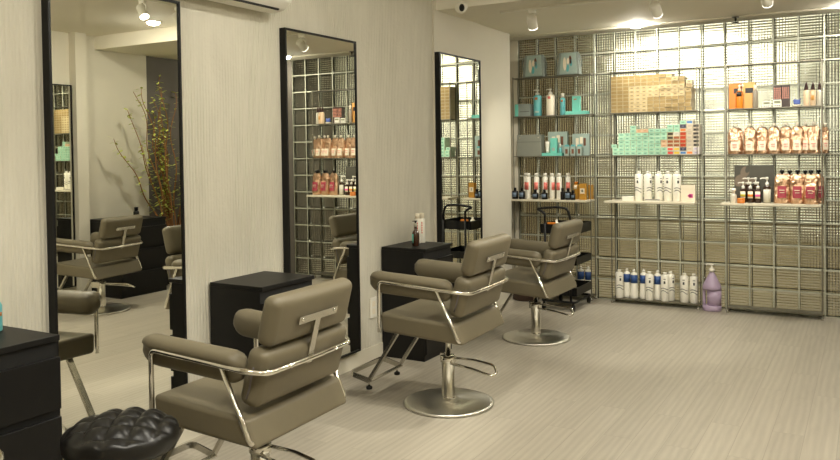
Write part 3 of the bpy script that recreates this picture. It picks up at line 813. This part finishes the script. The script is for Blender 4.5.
# lilac jug
def jug():
    t = thing('gallon_jug', 'lilac jug with white pump standing on floor between two shelf units', 'jug', (1.9, -.12, 0), 0)
    b = B().lathe([(.074, 0), (.08, .006), (.081, .05)], 32).lathe([(.061, .045), (.061, .20)], 32, .0195).lathe([(.081, .19), (.081, .215), (.076, .235), (.03, .325), (.022, .335), (.022, .352)], 32)
    b.xf(Matrix.Diagonal((1, .8, 1, 1)))
    b.obj('body', 'lilac', t)
    B().tube([(-.066, 0, .20), (-.068, 0, .17), (-.068, 0, .08), (-.066, 0, .045)], .0125, 12).obj('handle', 'lilac', t)
    B().lathe([(.025, .351), (.025, .378), (.012, .38), (.008, .40), (.008, .408), (.018, .41), (.018, .424)], 16).bar([(0, 0, .418), (-.04, -.01, .42), (-.05, -.012, .412)], .012, .01).obj('pump', 'white_plastic', t)
jug()

# right unit, second shelf
card('carton', 'large orange box at the left end of the second right shelf', 'box', (2.098, -.06, L2), .098, .06, .222, 'orange', [(-.01, .04, .135, .18, 'ink_black')])
pump_bottle('pump_bottle', 'orange bottle with pale pump standing before the large orange box', (2.139, -.118, L2), .028, .155, 'orange', 'cream', 1, [(-45, 45, .105, .145, 'ink_black')], None, .9)
card('carton', 'light orange box beside the orange one on the second right shelf', 'box', (2.213, -.06, L2), .104, .06, .228, 'orange_light', [(-.03, .035, .135, .18, 'ink_black')])
bottle('cream_tube', 'grey tube with pale cap in front of the light orange box', (2.268, -.118, L2), .022, .16, .04, .012, 'grey_tube', 'cream', None, (), .02, 'tube')
for k, (x, h) in enumerate(((2.36, .055), (2.445, .064))):
    card('kitchen_timer', ('white timer with grey display standing free on the second right shelf', 'white timer with grey display standing before the dark lettered boxes')[k], 'timer', (x, -.128, L2), .064, .022, h, 'white_plastic', [(-.025, .025, h * .5, h * .85, 'lcd'), (-.022, -.012, .008, .016, 'ink'), (-.005, .005, .008, .016, 'ink'), (.012, .022, .008, .016, 'ink')], group='two white timers')
def blob_lettering(parent, w, h, d):
    # chunky salmon lettering in uneven rows
    rnd = random.Random(3)
    b = MB()
    for r_ in range(6):
        z = h * (.42 + .088 * r_)
        for q in range(4):
            x = -w * .36 + w * .24 * q + rnd.uniform(-.002, .002)
            hw, hh = w * .085, h * .036
            n = 8; ring = [(x + hw * math.cos(2 * PI * k / n) * rnd.uniform(.75, 1.25), z + hh * math.sin(2 * PI * k / n) * rnd.uniform(.75, 1.2)) for k in range(n)]
            b.add([(u, -d / 2 - .0012, v) for u, v in ring] + [(u, -d / 2 + .0003, v) for u, v in ring], [tuple(range(n)), tuple(range(2 * n - 1, n - 1, -1))] + [(k, (k + 1) % n, (k + 1) % n + n, k + n) for k in range(n)])
    b.obj('lettering', 'pink_blob', parent)
for k, x in enumerate((2.441, 2.506)):
    t = thing('carton', ('dark brown box with salmon lettering, the one behind the timer', 'dark brown box with salmon lettering, right of the one behind the timer')[k], 'box', (x, -.06, L2), 0, 'dark brown boxes with salmon lettering')
    B().box(-.031, .031, -.03, .03, 0, .19, .0015, 1).obj('body', 'brown_box', t)
    blob_lettering(t, .06, .19, .06)
t = thing('blue_clip', 'small blue plastic hair clip in a pale dish on second right shelf', 'clip', (2.595, -.10, L2))
B().lathe([(.03, 0), (.034, .012), (.034, .016), (.028, .016)], 20).obj('dish', 'cream', t)
B().cushion(.028, .016, .02, .012, 0, Matrix.Translation((0, 0, .038))).tube([(-.03, 0, .045), (-.02, 0, .062), (.012, 0, .05), (.032, 0, .066)], .005, 8).obj('clip', 'blue_thing', t)
for k, x in enumerate((2.667, 2.716, 2.765)):
    t = bottle('conditioner_bottle', 'peach bottle with pointed dark cap, %s of three beside the shelf post' % ORD[k], (x, -.11 + .02 * k, L2), .0225, .14, .02, .016, ('peach', 'peach', 'clear')[k], 'brown_cap', 'peach bottles with pointed dark caps', [(-30, 30, .05, .09, 'orange_light')] if k == 1 else ())
    B().lathe([(.014, .159), (.006, .195), (.004, .2)], 12).obj('nozzle', 'brown_cap', t)

# copper pouches
def pouch(label, loc, w, h, d, rz, labelmat, spoutmat, seed, group, lab):
    t = thing('refill_pouch', label, 'pouch', loc, rz, group)
    b = MB(); rows, n = 16, 28; vs = []; fs = []
    for j in range(rows + 1):
        v = j / rows; z = v * h
        hw = w / 2 * (1 - .06 * v) * (1 if v < .78 else 1 - .42 * ((v - .78) / .22) ** 1.6)
        hd = d / 2 * (1 - v) ** .55 * (.75 + .25 * math.sin(PI * min(1, v * 1.6))) + .004
        for k in range(n):
            a = 2 * PI * k / n; c, s_ = math.cos(a), math.sin(a)
            x = hw * math.copysign(abs(c) ** .7, c); y = hd * math.copysign(abs(s_) ** .9, s_)
            f = 4 * v * (1 - v)
            dn = noise.noise(Vector((x * 26 + seed * 3.1, y * 20, z * 22 + seed))) * .016 * f
            dn += noise.noise(Vector((x * 60 + seed * 1.7, 0, z * 50))) * .004 * f
            y2 = y + (dn if s_ < 0 else -dn); x2 = x + noise.noise(Vector((seed * 2.3, z * 20, c * 2))) * .005 * f
            vs.append((x2, min(y2, d / 2), z))
    for j in range(rows):
        for k in range(n): fs.append((j * n + k, j * n + (k + 1) % n, (j + 1) * n + (k + 1) % n, (j + 1) * n + k))
    fs.append(tuple(range(n))[::-1]); fs.append(tuple(rows * n + k for k in range(n)))
    b.add(vs, fs, True); b.obj('body', 'copper', t)
    q = 1.35 if spoutmat == 'black' else 1.1
    B().lathe([(.009, h - .006), (.009, h + .006), (.013 * q, h + .007), (.013 * q, h + .028), (.010 * q, h + .030)], 14).obj('spout', spoutmat, t)
    lw, z0, z1 = lab
    y0 = -d / 2 * .98 - .004
    yt = -d / 2 * (1 - z1 / h) ** .55 - .008
    yb = -d / 2 * (1 - z0 / h) ** .55 * .97 - .008
    g = MB(); vs = []
    for o in (0, .0015):
        for u in range(5):
            x = -lw / 2 + lw * u / 4; bow = .006 * (1 - (2 * u / 4 - 1) ** 2)
            vs += [(x, yb - bow - o, z0), (x, yt - bow - o, z1)]
    fs = []
    for u in range(4):
        i = 2 * u; m = 10
        fs += [(i, i + 1, i + 3, i + 2), (m + i, m + i + 2, m + i + 3, m + i + 1), (i, i + 2, m + i + 2, m + i), (i + 1, m + i + 1, m + i + 3, i + 3)]
    fs += [(0, 10, 11, 1), (8, 9, 19, 18)]
    g.add(vs, fs, False); lo = g.obj('label', labelmat, t)
    k0 = z0 + (z1 - z0) * .62
    B().box(-lw * .3, lw * .3, yb - .0125, yb - .006, k0, k0 + .006).box(-lw * .22, lw * .3, yb - .0125, yb - .006, k0 - .02, k0 - .016).obj('print', 'pink' if labelmat == 'paper' else 'paper', lo)
    return t
px = [2.10, 2.222, 2.319, 2.415, 2.508, 2.598, 2.66, 2.722]
for k, x in enumerate(px):
    pouch('copper pouch with cream label, %s from the left on the third right shelf' % ORD[k], (x, -.085 - (.02 if k % 2 else 0), L3), .108 if k else .13, .235, .075, random.uniform(-.12, .12), 'paper', 'cream', k + 1, 'copper pouches with cream labels', (.056 if k else .066, .03, .11))
pouch('copper pouch with cream label partly past the shelf post at the right end', (2.806, -.08, L3), .06, .225, .05, .2, 'paper', 'cream', 14, 'copper pouches with cream labels', (.04, .03, .11))
for k, (x, w, y) in enumerate(((2.482, .13, -.16), (2.602, .112, -.17), (2.705, .112, -.19), (2.758, .085, -.09))):
    pouch('copper pouch with maroon label and black spout, %s from the bottles on right ledge' % ORD[k], (x, y, L4), w, .255, .085 if k < 3 else .06, (.05, 0, -.05, .1)[k], 'maroon', 'black', k + 21, 'copper pouches with maroon labels', (.068, .05, .15))
for k, (x, y) in enumerate(((2.535, -.07), (2.655, -.07))):
    pouch('copper pouch half hidden behind the maroon labelled ones, %s from the bottles' % ORD[k], (x, y, L4), .10, .25, .05, .1, 'maroon', 'black', k + 31, 'copper pouches with maroon labels', (.05, .055, .14))

# right ledge: poster card and bottles
t = thing('photo_card', 'dark photo card of a resting woman leaning on the right ledge wall', 'poster', (2.245, -.03, L4))
B().box(-.163, .163, -.006, .006, 0, .325).obj('card', 'poster_dark', t)
def oval(parent, cx, cz, rx, rz_, m, ang=0, y=-.0075, n=24):
    q = MB(); a = math.radians(ang); ring = []
    for k in range(n):
        x_, z_ = rx * math.cos(2 * PI * k / n), rz_ * math.sin(2 * PI * k / n)
        ring.append((cx + x_ * math.cos(a) - z_ * math.sin(a), cz + x_ * math.sin(a) + z_ * math.cos(a)))
    q.add([(u, y, v) for u, v in ring] + [(u, -.0055, v) for u, v in ring], [tuple(range(n)), tuple(range(2 * n - 1, n - 1, -1))] + [(k, (k + 1) % n, (k + 1) % n + n, k + n) for k in range(n)])
    q.obj('print', m, parent)
oval(t, -.075, .265, .036, .05, 'skin_print', -15, -.0072); oval(t, -.115, .19, .045, .06, 'skin_print', -35, -.007); oval(t, -.06, .18, .08, .03, 'skin_print', 5, -.0068)
oval(t, -.05, .29, .02, .035, 'poster_dark', -20, -.0078)
t = thing('spray_bottle', 'small clear spray bottle with white trigger at left of the right ledge', 'bottle', (2.098, -.2, L4))
B().lathe(round_prof(.027, .085, .4, .03), 20).obj('body', 'clear', t)
B().lathe([(.012, .084), (.012, .1), (.02, .103), (.022, .12), (.012, .128)], 14).bar([(0, 0, .118), (-.03, 0, .12), (-.034, 0, .105)], .012, .01).obj('trigger', 'white_plastic', t)
bottle('wax_jar', 'squat orange jar in front of the amber pump bottles', (2.165, -.245, L4), .032, .03, .014, .032, 'orange_jar', 'orange', None, (), .002, 'jar', neck=.97)
for x, y, m, lb, sd in ((2.172, -.17, 'green_print', 'amber pump bottle with yellow green label, behind the orange jar', -1), (2.232, -.17, 'orange', 'amber pump bottle with orange label, second in the front row', -1), (2.292, -.17, 'magenta', 'amber pump bottle with pink label, third in the front row', -1)):
    t = pump_bottle('pump_bottle', lb, (x, y, L4), .026, .125, 'amber_dark', 'white_plastic', sd, [(-48, 48, .04, .10, 'paper')], 'amber pump bottles on the right ledge', 1)
    patch(.0275, -46, 46, .055, .075).obj('label_band', m, t)
for k, (x, y) in enumerate(((2.205, -.09), (2.265, -.09))):
    pump_bottle('pump_bottle', ('taller amber pump bottle at the back, nearer the spray bottle', 'taller amber pump bottle at the back, nearer the pouches')[k], (x, y, L4), .027, .155, 'amber_dark', 'white_plastic', -1, (), 'amber pump bottles on the right ledge', 1.1)
pump_bottle('pump_bottle', 'amber bottle with large clear label and pump, beside the copper pouches', (2.365, -.17, L4), .03, .15, 'amber_dark', 'white_plastic', -1, [(-70, 70, .005, .12, 'clear')], 'amber pump bottles on the right ledge', 1.3)

# ------------------------------------------------------------------ stacked hair colour cartons
cart_mesh = {}
def cart(kind, x, z, row, col, stackname, y=-.078, rz=0, tilt=0, extra=''):
    if kind not in cart_mesh:
        cart_mesh[kind] = B().box(-.0276, .0276, -.07, .062, .0004, .0338, .0012, 1).mesh('colour_carton', CARD[kind])
    o = bpy.data.objects.new('colour_carton', cart_mesh[kind]); COL.objects.link(o)
    o.location = (x, y, z); o.rotation_euler = (0, tilt, rz)
    lb = '%s carton, %s from bottom, %s column of the %s' % (kind, ORD[row], ORD[col], stackname)
    tag(o, lb, 'box', 'hair colour cartons in the ' + stackname)
    return o
P = .0562; RH = .0345
rnd = random.Random(5)
for c in range(12):
    for r in range(10):
        cream = (3 <= c <= 5 and r < 7) or (c >= 6 and r in (4, 5, 6)) or (c >= 9 and r in (8, 9) and (c + r) % 2 == 0)
        j = 0 if c < 8 else rnd.uniform(-.006, .006)
        if c >= 10 and r == 9: continue
        cart('cream' if cream else 'gold', 1.033 + P * c, L2 + RH * r, r, c, 'gold wall', -.078 + j)
for r in range(8):
    cart('cream' if r in (5, 7) else 'gold', 1.033 + P * 12 + .004 + rnd.uniform(0, .004), L2 + RH * r, r, 12, 'gold wall', -.072 + rnd.uniform(-.012, .012), rnd.uniform(-.12, .12))
hts = [2, 6, 6, 8, 7, 7, 7, 7, 7]
for c, h in enumerate(hts):
    for r in range(h):
        k = 'mint'
        if c == 8 and r in (2, 3): k = 'pale pink'
        if c in (4, 5) and r == 6: k = 'pale pink'
        cart(k, 1.043 + P * c, L3 + RH * r, r, c, 'mint pile', -.078 + rnd.uniform(-.004, .004))
cart('mint', 1.043 - .012, L3 + RH * 2, 2, 0, 'mint pile')
cols = [['red and white', 'red and white', 'brown', 'brown', 'dark brown', 'dark brown', 'mint', 'mint'],
        ['yellow and white', 'yellow and white', 'brown', 'brown', 'brown', 'white', 'mint', 'mint'],
        ['blue and white', 'navy', 'rust red', 'rust red', 'rust red', 'rust red', 'orange and white', 'navy', 'mint'],
        ['orange and white', 'beige', 'beige', 'beige', 'beige', 'beige', 'beige', 'beige', 'blue and white'],
        ['lilac white', 'lilac white', 'beige and black', 'beige and black', 'beige and black', 'beige and black', 'beige and black', 'beige and black']]
for c, cl in enumerate(cols):
    for r, k in enumerate(cl):
        cart(k, 1.043 + P * 9 + .0568 * c, L3 + RH * r, r, c, 'mixed colour pile', -.078 + rnd.uniform(-.006, .006))

# ------------------------------------------------------------------ things on the station cabinets
Z = .79
t = thing('oil_bottle', 'amber bottle with black pourer and blue label on the middle cabinet', 'bottle', (.30, -2.655, Z))
B().lathe([(.024, 0), (.026, .004), (.026, .085), (.022, .10), (.011, .115), (.011, .138)], 20).obj('body', 'amber', t)
B().lathe([(.013, .137), (.013, .16), (.012, .163)], 14).obj('neck_wrap', 'clear', t)
B().lathe([(.006, .163), (.007, .172), (.014, .174), (.014, .18)], 12).bar([(0, 0, .177), (-.012, -.02, .177)], .008, .006).obj('pourer', 'black', t)
patch(.0266, -75, -5, .02, .085).obj('label', 'turquoise', t)
for x, y, lb in ((.235, -2.515, 'white bottle behind the amber one on the middle cabinet'), (.245, -2.465, 'white bottle with red lettering beside the amber one on the middle cabinet')):
    t = bottle('shampoo_bottle', lb, (x, y, Z), .024, .185, .035, .017, 'white_bottle', 'cream', 'white bottles on the middle cabinet', (), .012)
    b = MB()
    for k in range(5):
        q = patch(.0247, 20, 38, .07 + .018 * k, .083 + .018 * k, 3); b.merge(q.bm)
    b.obj('lettering', 'pink', t)
t = thing('spray_bottle', 'turquoise bottle with orange band on the nearest cabinet at picture edge', 'bottle', (.178, -5.72, Z))
B().lathe([(.026, 0), (.028, .004), (.028, .10), (.02, .115), (.012, .12)], 20).obj('body', 'teal', t)
patch(.0287, -120, 120, .06, .075, 14).obj('label', 'rust', t)
B().lathe([(.014, .12), (.014, .15)], 14).obj('cap', 'white_plastic', t)
bottle('black_bottle', 'small black bottle on the opposite cabinet, seen only as a reflection', (3.93, -1.75, .8), .03, .08, .035, .02, 'black', 'black')

# wall outlet
t = thing('wall_outlet', 'white double socket plate low on the ribbed wall near the middle cabinet', 'outlet', (.09, -2.915, .30))
B().box(0, .012, -.04, .04, 0, .145, .003, 1).obj('plate', 'white_plastic', t)
for z in (.045, .1): B().box(.0115, .0135, -.018, .018, z - .018, z + .018).obj('socket', 'cream', t)

# ------------------------------------------------------------------ air conditioner
t = thing('air_conditioner', 'white wall air conditioner high between the two nearest mirrors', 'air conditioner', (.09, -4.45, 2.272))
prof = [(0, .02), (.05, 0), (.15, .005), (.205, .05), (.22, .12), (.22, .24), (.19, .29), (0, .29)]
B().prism(prof, -.45, .45, .012, 3).obj('body', 'white_plastic', t)
B().prism([(.055, -.003), (.145, .002), (.145, .006), (.055, .004)], -.40, .38).obj('louver', 'white_plastic', t)
B().prism([(.148, .001), (.158, .004), (.158, .012), (.148, .01)], -.41, .39).obj('louver_gap', 'dark_gap', t)

# ------------------------------------------------------------------ ceiling fixtures
def track_light(label, x, y, z, aim, group='white track spotlights'):
    t = thing('track_light', label, 'spotlight', (x, y, z), 0, group)
    B().box(-.03, .03, -.018, .018, -.03, 0, .003, 1).obj('adapter', 'white_lamp', t)
    B().bar([(-.02, 0, -.03), (-.042, 0, -.05), (-.042, 0, -.10)], .014, .006, up=(0, 1, 0)).obj('arm', 'white_lamp', t)
    d = (Vector(aim) - Vector((x, y, z - .1))).normalized()
    rot = Vector((0, 0, -1)).rotation_difference(d).to_matrix().to_4x4()
    m = Matrix.Translation((0, 0, -.095)) @ rot
    B().lathe([(.02, .055), (.036, .05), (.038, .045), (.038, -.045), (.036, -.055), (.032, -.055), (.03, -.04)], 24, cap=False).lathe([(.0, .055), (.02, .055)], 24, cap=False).xf(m).obj('lamp_head', 'white_lamp', t)
    B().lathe([(.001, -.05), (.036, -.052), (.036, -.058), (.001, -.058)], 24).xf(m).obj('lens', 'glow', t)
    return Vector((x, y, z)) + m @ Vector((0, 0, -.075)) - Vector((0, 0, 0)), d
def spot(name, loc, d, power, size, blend, col=(1, .95, .83), r=.03):
    l = bpy.data.lights.new(name, 'SPOT'); l.energy = power; l.spot_size = size; l.spot_blend = blend; l.color = col; l.shadow_soft_size = r
    o = bpy.data.objects.new(name, l); COL.objects.link(o); o.location = loc
    o.rotation_euler = Vector(d).to_track_quat('-Z', 'Y').to_euler(); return o
def area(name, loc, size, power, d=(0, 0, -1), col=(1, .94, .79), spread=PI):
    l = bpy.data.lights.new(name, 'AREA'); l.shape = 'DISK'; l.size = size; l.energy = power; l.color = col; l.spread = spread
    o = bpy.data.objects.new(name, l); COL.objects.link(o); o.location = loc
    o.rotation_euler = Vector(d).to_track_quat('-Z', 'Y').to_euler(); return o

def rail(label, x0, x1, y0, y1, z):
    t = B().box(x0, x1, y0, y1, z - .018, z).obj('track_rail', 'white_lamp')
    tag(t, label, 'rail')
rail('white track rail on the lower ceiling near the glass wall', .53, 2.9, -1.635, -1.6, ZL)
rail('white track rail on the higher ceiling over the styling chairs', 2.2, 2.235, -6.9, -2.4, ZH)
SP = []
for lb, x, aim in (('white track spotlight nearest the left wall, over the farthest chair', .80, (.5, -.3, 1.1)), ('white track spotlight over the middle of the glass wall', 1.77, (1.8, -.1, 1.5)), ('white track spotlight over the right shelf unit', 2.52, (2.5, -.1, 1.6))):
    SP.append(track_light(lb, x, -1.6175, ZL - .018, aim))
for k, (y, aim) in enumerate(((-2.72, (1.35, -1.25, 0)), (-3.1, (.7, -3.5, .3)), (-4.6, (.9, -4.7, .3)), (-6.2, (.5, -5.8, .5)))):
    SP.append(track_light('white track spotlight over the styling chairs, %s from the lower ceiling' % ORD[k], 2.2175, y, ZH - .018, aim))
pw = [80, 80, 75, 110, 120, 120, 90]
for k, (l, d) in enumerate(SP): spot('track_spot', l + d * .03, d, pw[k], math.radians(52 if k > 2 else 70), .7)
def downlight(label, x, y, z, power):
    t = thing('downlight', label, 'ceiling light', (x, y, z), 0, 'round recessed downlights')
    B().lathe([(.075, 0), (.075, -.006), (.06, -.008), (.06, -.002)], 32, cap=False).obj('trim_ring', 'white_lamp', t)
    k = 'diffuser_%d' % power
    if k not in M: M[k] = emit(k, (1, .955, .84, 1), power / (PI * .0148) * 1.5)
    B().lathe([(.06, -.003), (.058, -.016), (.048, -.026), (.03, -.033), (.0005, -.036)], 28).obj('diffuser', k, t)
downlight('round downlight above the middle of the glass block wall', 1.285, -.30, ZL - .0, 16)
downlight('round downlight above the right end of the glass block wall', 3.05, -.30, ZL - .0, 16)
downlight('round downlight on the higher ceiling, seen in the nearest mirror', 3.05, -2.25, ZH, 22)
downlight('added unseen downlight on the higher ceiling between two styling chairs', 3.05, -4.0, ZH, 26)  # from here on, unseen downlights added to light the stations
downlight('added unseen downlight on the higher ceiling behind the nearest chair', 3.05, -5.8, ZH, 26)
downlight('added unseen downlight on the higher ceiling over the middle chair', 1.5, -4.3, ZH, 22)
downlight('added unseen downlight on the higher ceiling over the stool', 1.5, -6.4, ZH, 20)
# added fill light for the room behind the glass, no fixture
area('back_room_fill', (1.6, .8, 2.55), 1.4, 60)

# sprinkler and camera
t = thing('sprinkler', 'small metal sprinkler head on the ceiling above the glass wall', 'sprinkler', (2.13, -.27, ZL - .012))
B().lathe([(.03, 0), (.03, -.006), (.01, -.008), (.01, -.03), (.004, -.034), (.004, -.045), (.03, -.046), (.03, -.052)], 16).obj('head', 'dark_steel', t)
t = thing('security_camera', 'small white security camera under the ceiling step above the far mirror', 'camera', (.36, -1.945, 2.60))
B().lathe([(.03, 0), (.03, .012), (.012, .014), (.012, .03)], 18).xf(Matrix.Rotation(PI / 2, 4, 'X')).obj('mount', 'white_plastic', t)
b = MB(); b.merge(sphere_bm(.046, (0, -.06, -.015), 20, 14)); b.obj('shell', 'white_plastic', t)
b = MB(); b.merge(sphere_bm(.022, (.022, -.088, -.015), 18, 12)); b.xf(Matrix.Diagonal((1, 1, 1.35, 1))).obj('lens', 'black', t)

# ------------------------------------------------------------------ curly willow
def willow():
    t = thing('willow_branches', 'tall curly willow branches with green leaves in a dark planter, seen in mirror', 'plant', (4.04, -1.12, 0))
    B().box(-.12, .12, -.12, .12, 0, .5, .006, 1).obj('planter', 'black_wood', t)
    rnd = random.Random(11); st = B(); lv = MB()
    for k in range(24):
        a = rnd.uniform(0, 2 * PI); x, y, z = .04 * math.cos(a), .04 * math.sin(a), .45
        H = rnd.uniform(1.1, 2.0); n = 34; pts = []; ph = rnd.uniform(0, 6); sp = rnd.uniform(.08, .58)
        dx, dy = -abs(math.cos(a)) * sp * .8 + .02, math.sin(a) * sp * 1.4
        for i in range(n):
            u = i / (n - 1)
            pts.append((min(.16, x + dx * u + .03 * math.sin(u * 15 + ph) * u), y + dy * u + .035 * math.cos(u * 13 + ph * 1.7) * u, z + H * u))
        st.tube(pts, .009, 5, scale=[1.2 - .9 * i / n for i in range(n)])
        for i in range(8, n):
            for q in range(3):
                p = Vector(pts[i]); ang = rnd.uniform(0, 2 * PI); L = rnd.uniform(.04, .09); w = L * .24
                d = Vector((math.cos(ang), math.sin(ang), rnd.uniform(-.6, .5))).normalized(); s_ = d.cross(Vector((0, 0, 1))).normalized()
                if rnd.random() < .4: continue
                lv.add([p, p + d * L * .5 + s_ * w, p + d * L, p + d * L * .5 - s_ * w], [(0, 1, 2, 3)])
    st.obj('stems', 'bark', t)
    o = lv.obj('leaves', 'leaf', t); o['kind'] = 'stuff'
willow()

# ------------------------------------------------------------------ world and view
w = bpy.data.worlds.new('world'); S.world = w; w.use_nodes = True
w.node_tree.nodes['Background'].inputs[0].default_value = (1, .93, .78, 1)
w.node_tree.nodes['Background'].inputs[1].default_value = .05
S.view_settings.view_transform = 'Standard'; S.view_settings.look = 'None'
S.view_settings.gamma = 1; S.view_settings.use_curve_mapping = False
S.view_settings.exposure = -0.34
c = S.cycles
c.use_denoising = True
c.max_bounces = 10; c.diffuse_bounces = 4; c.glossy_bounces = 5; c.transmission_bounces = 8
c.caustics_reflective = False; c.caustics_refractive = False
c.sample_clamp_indirect = 6
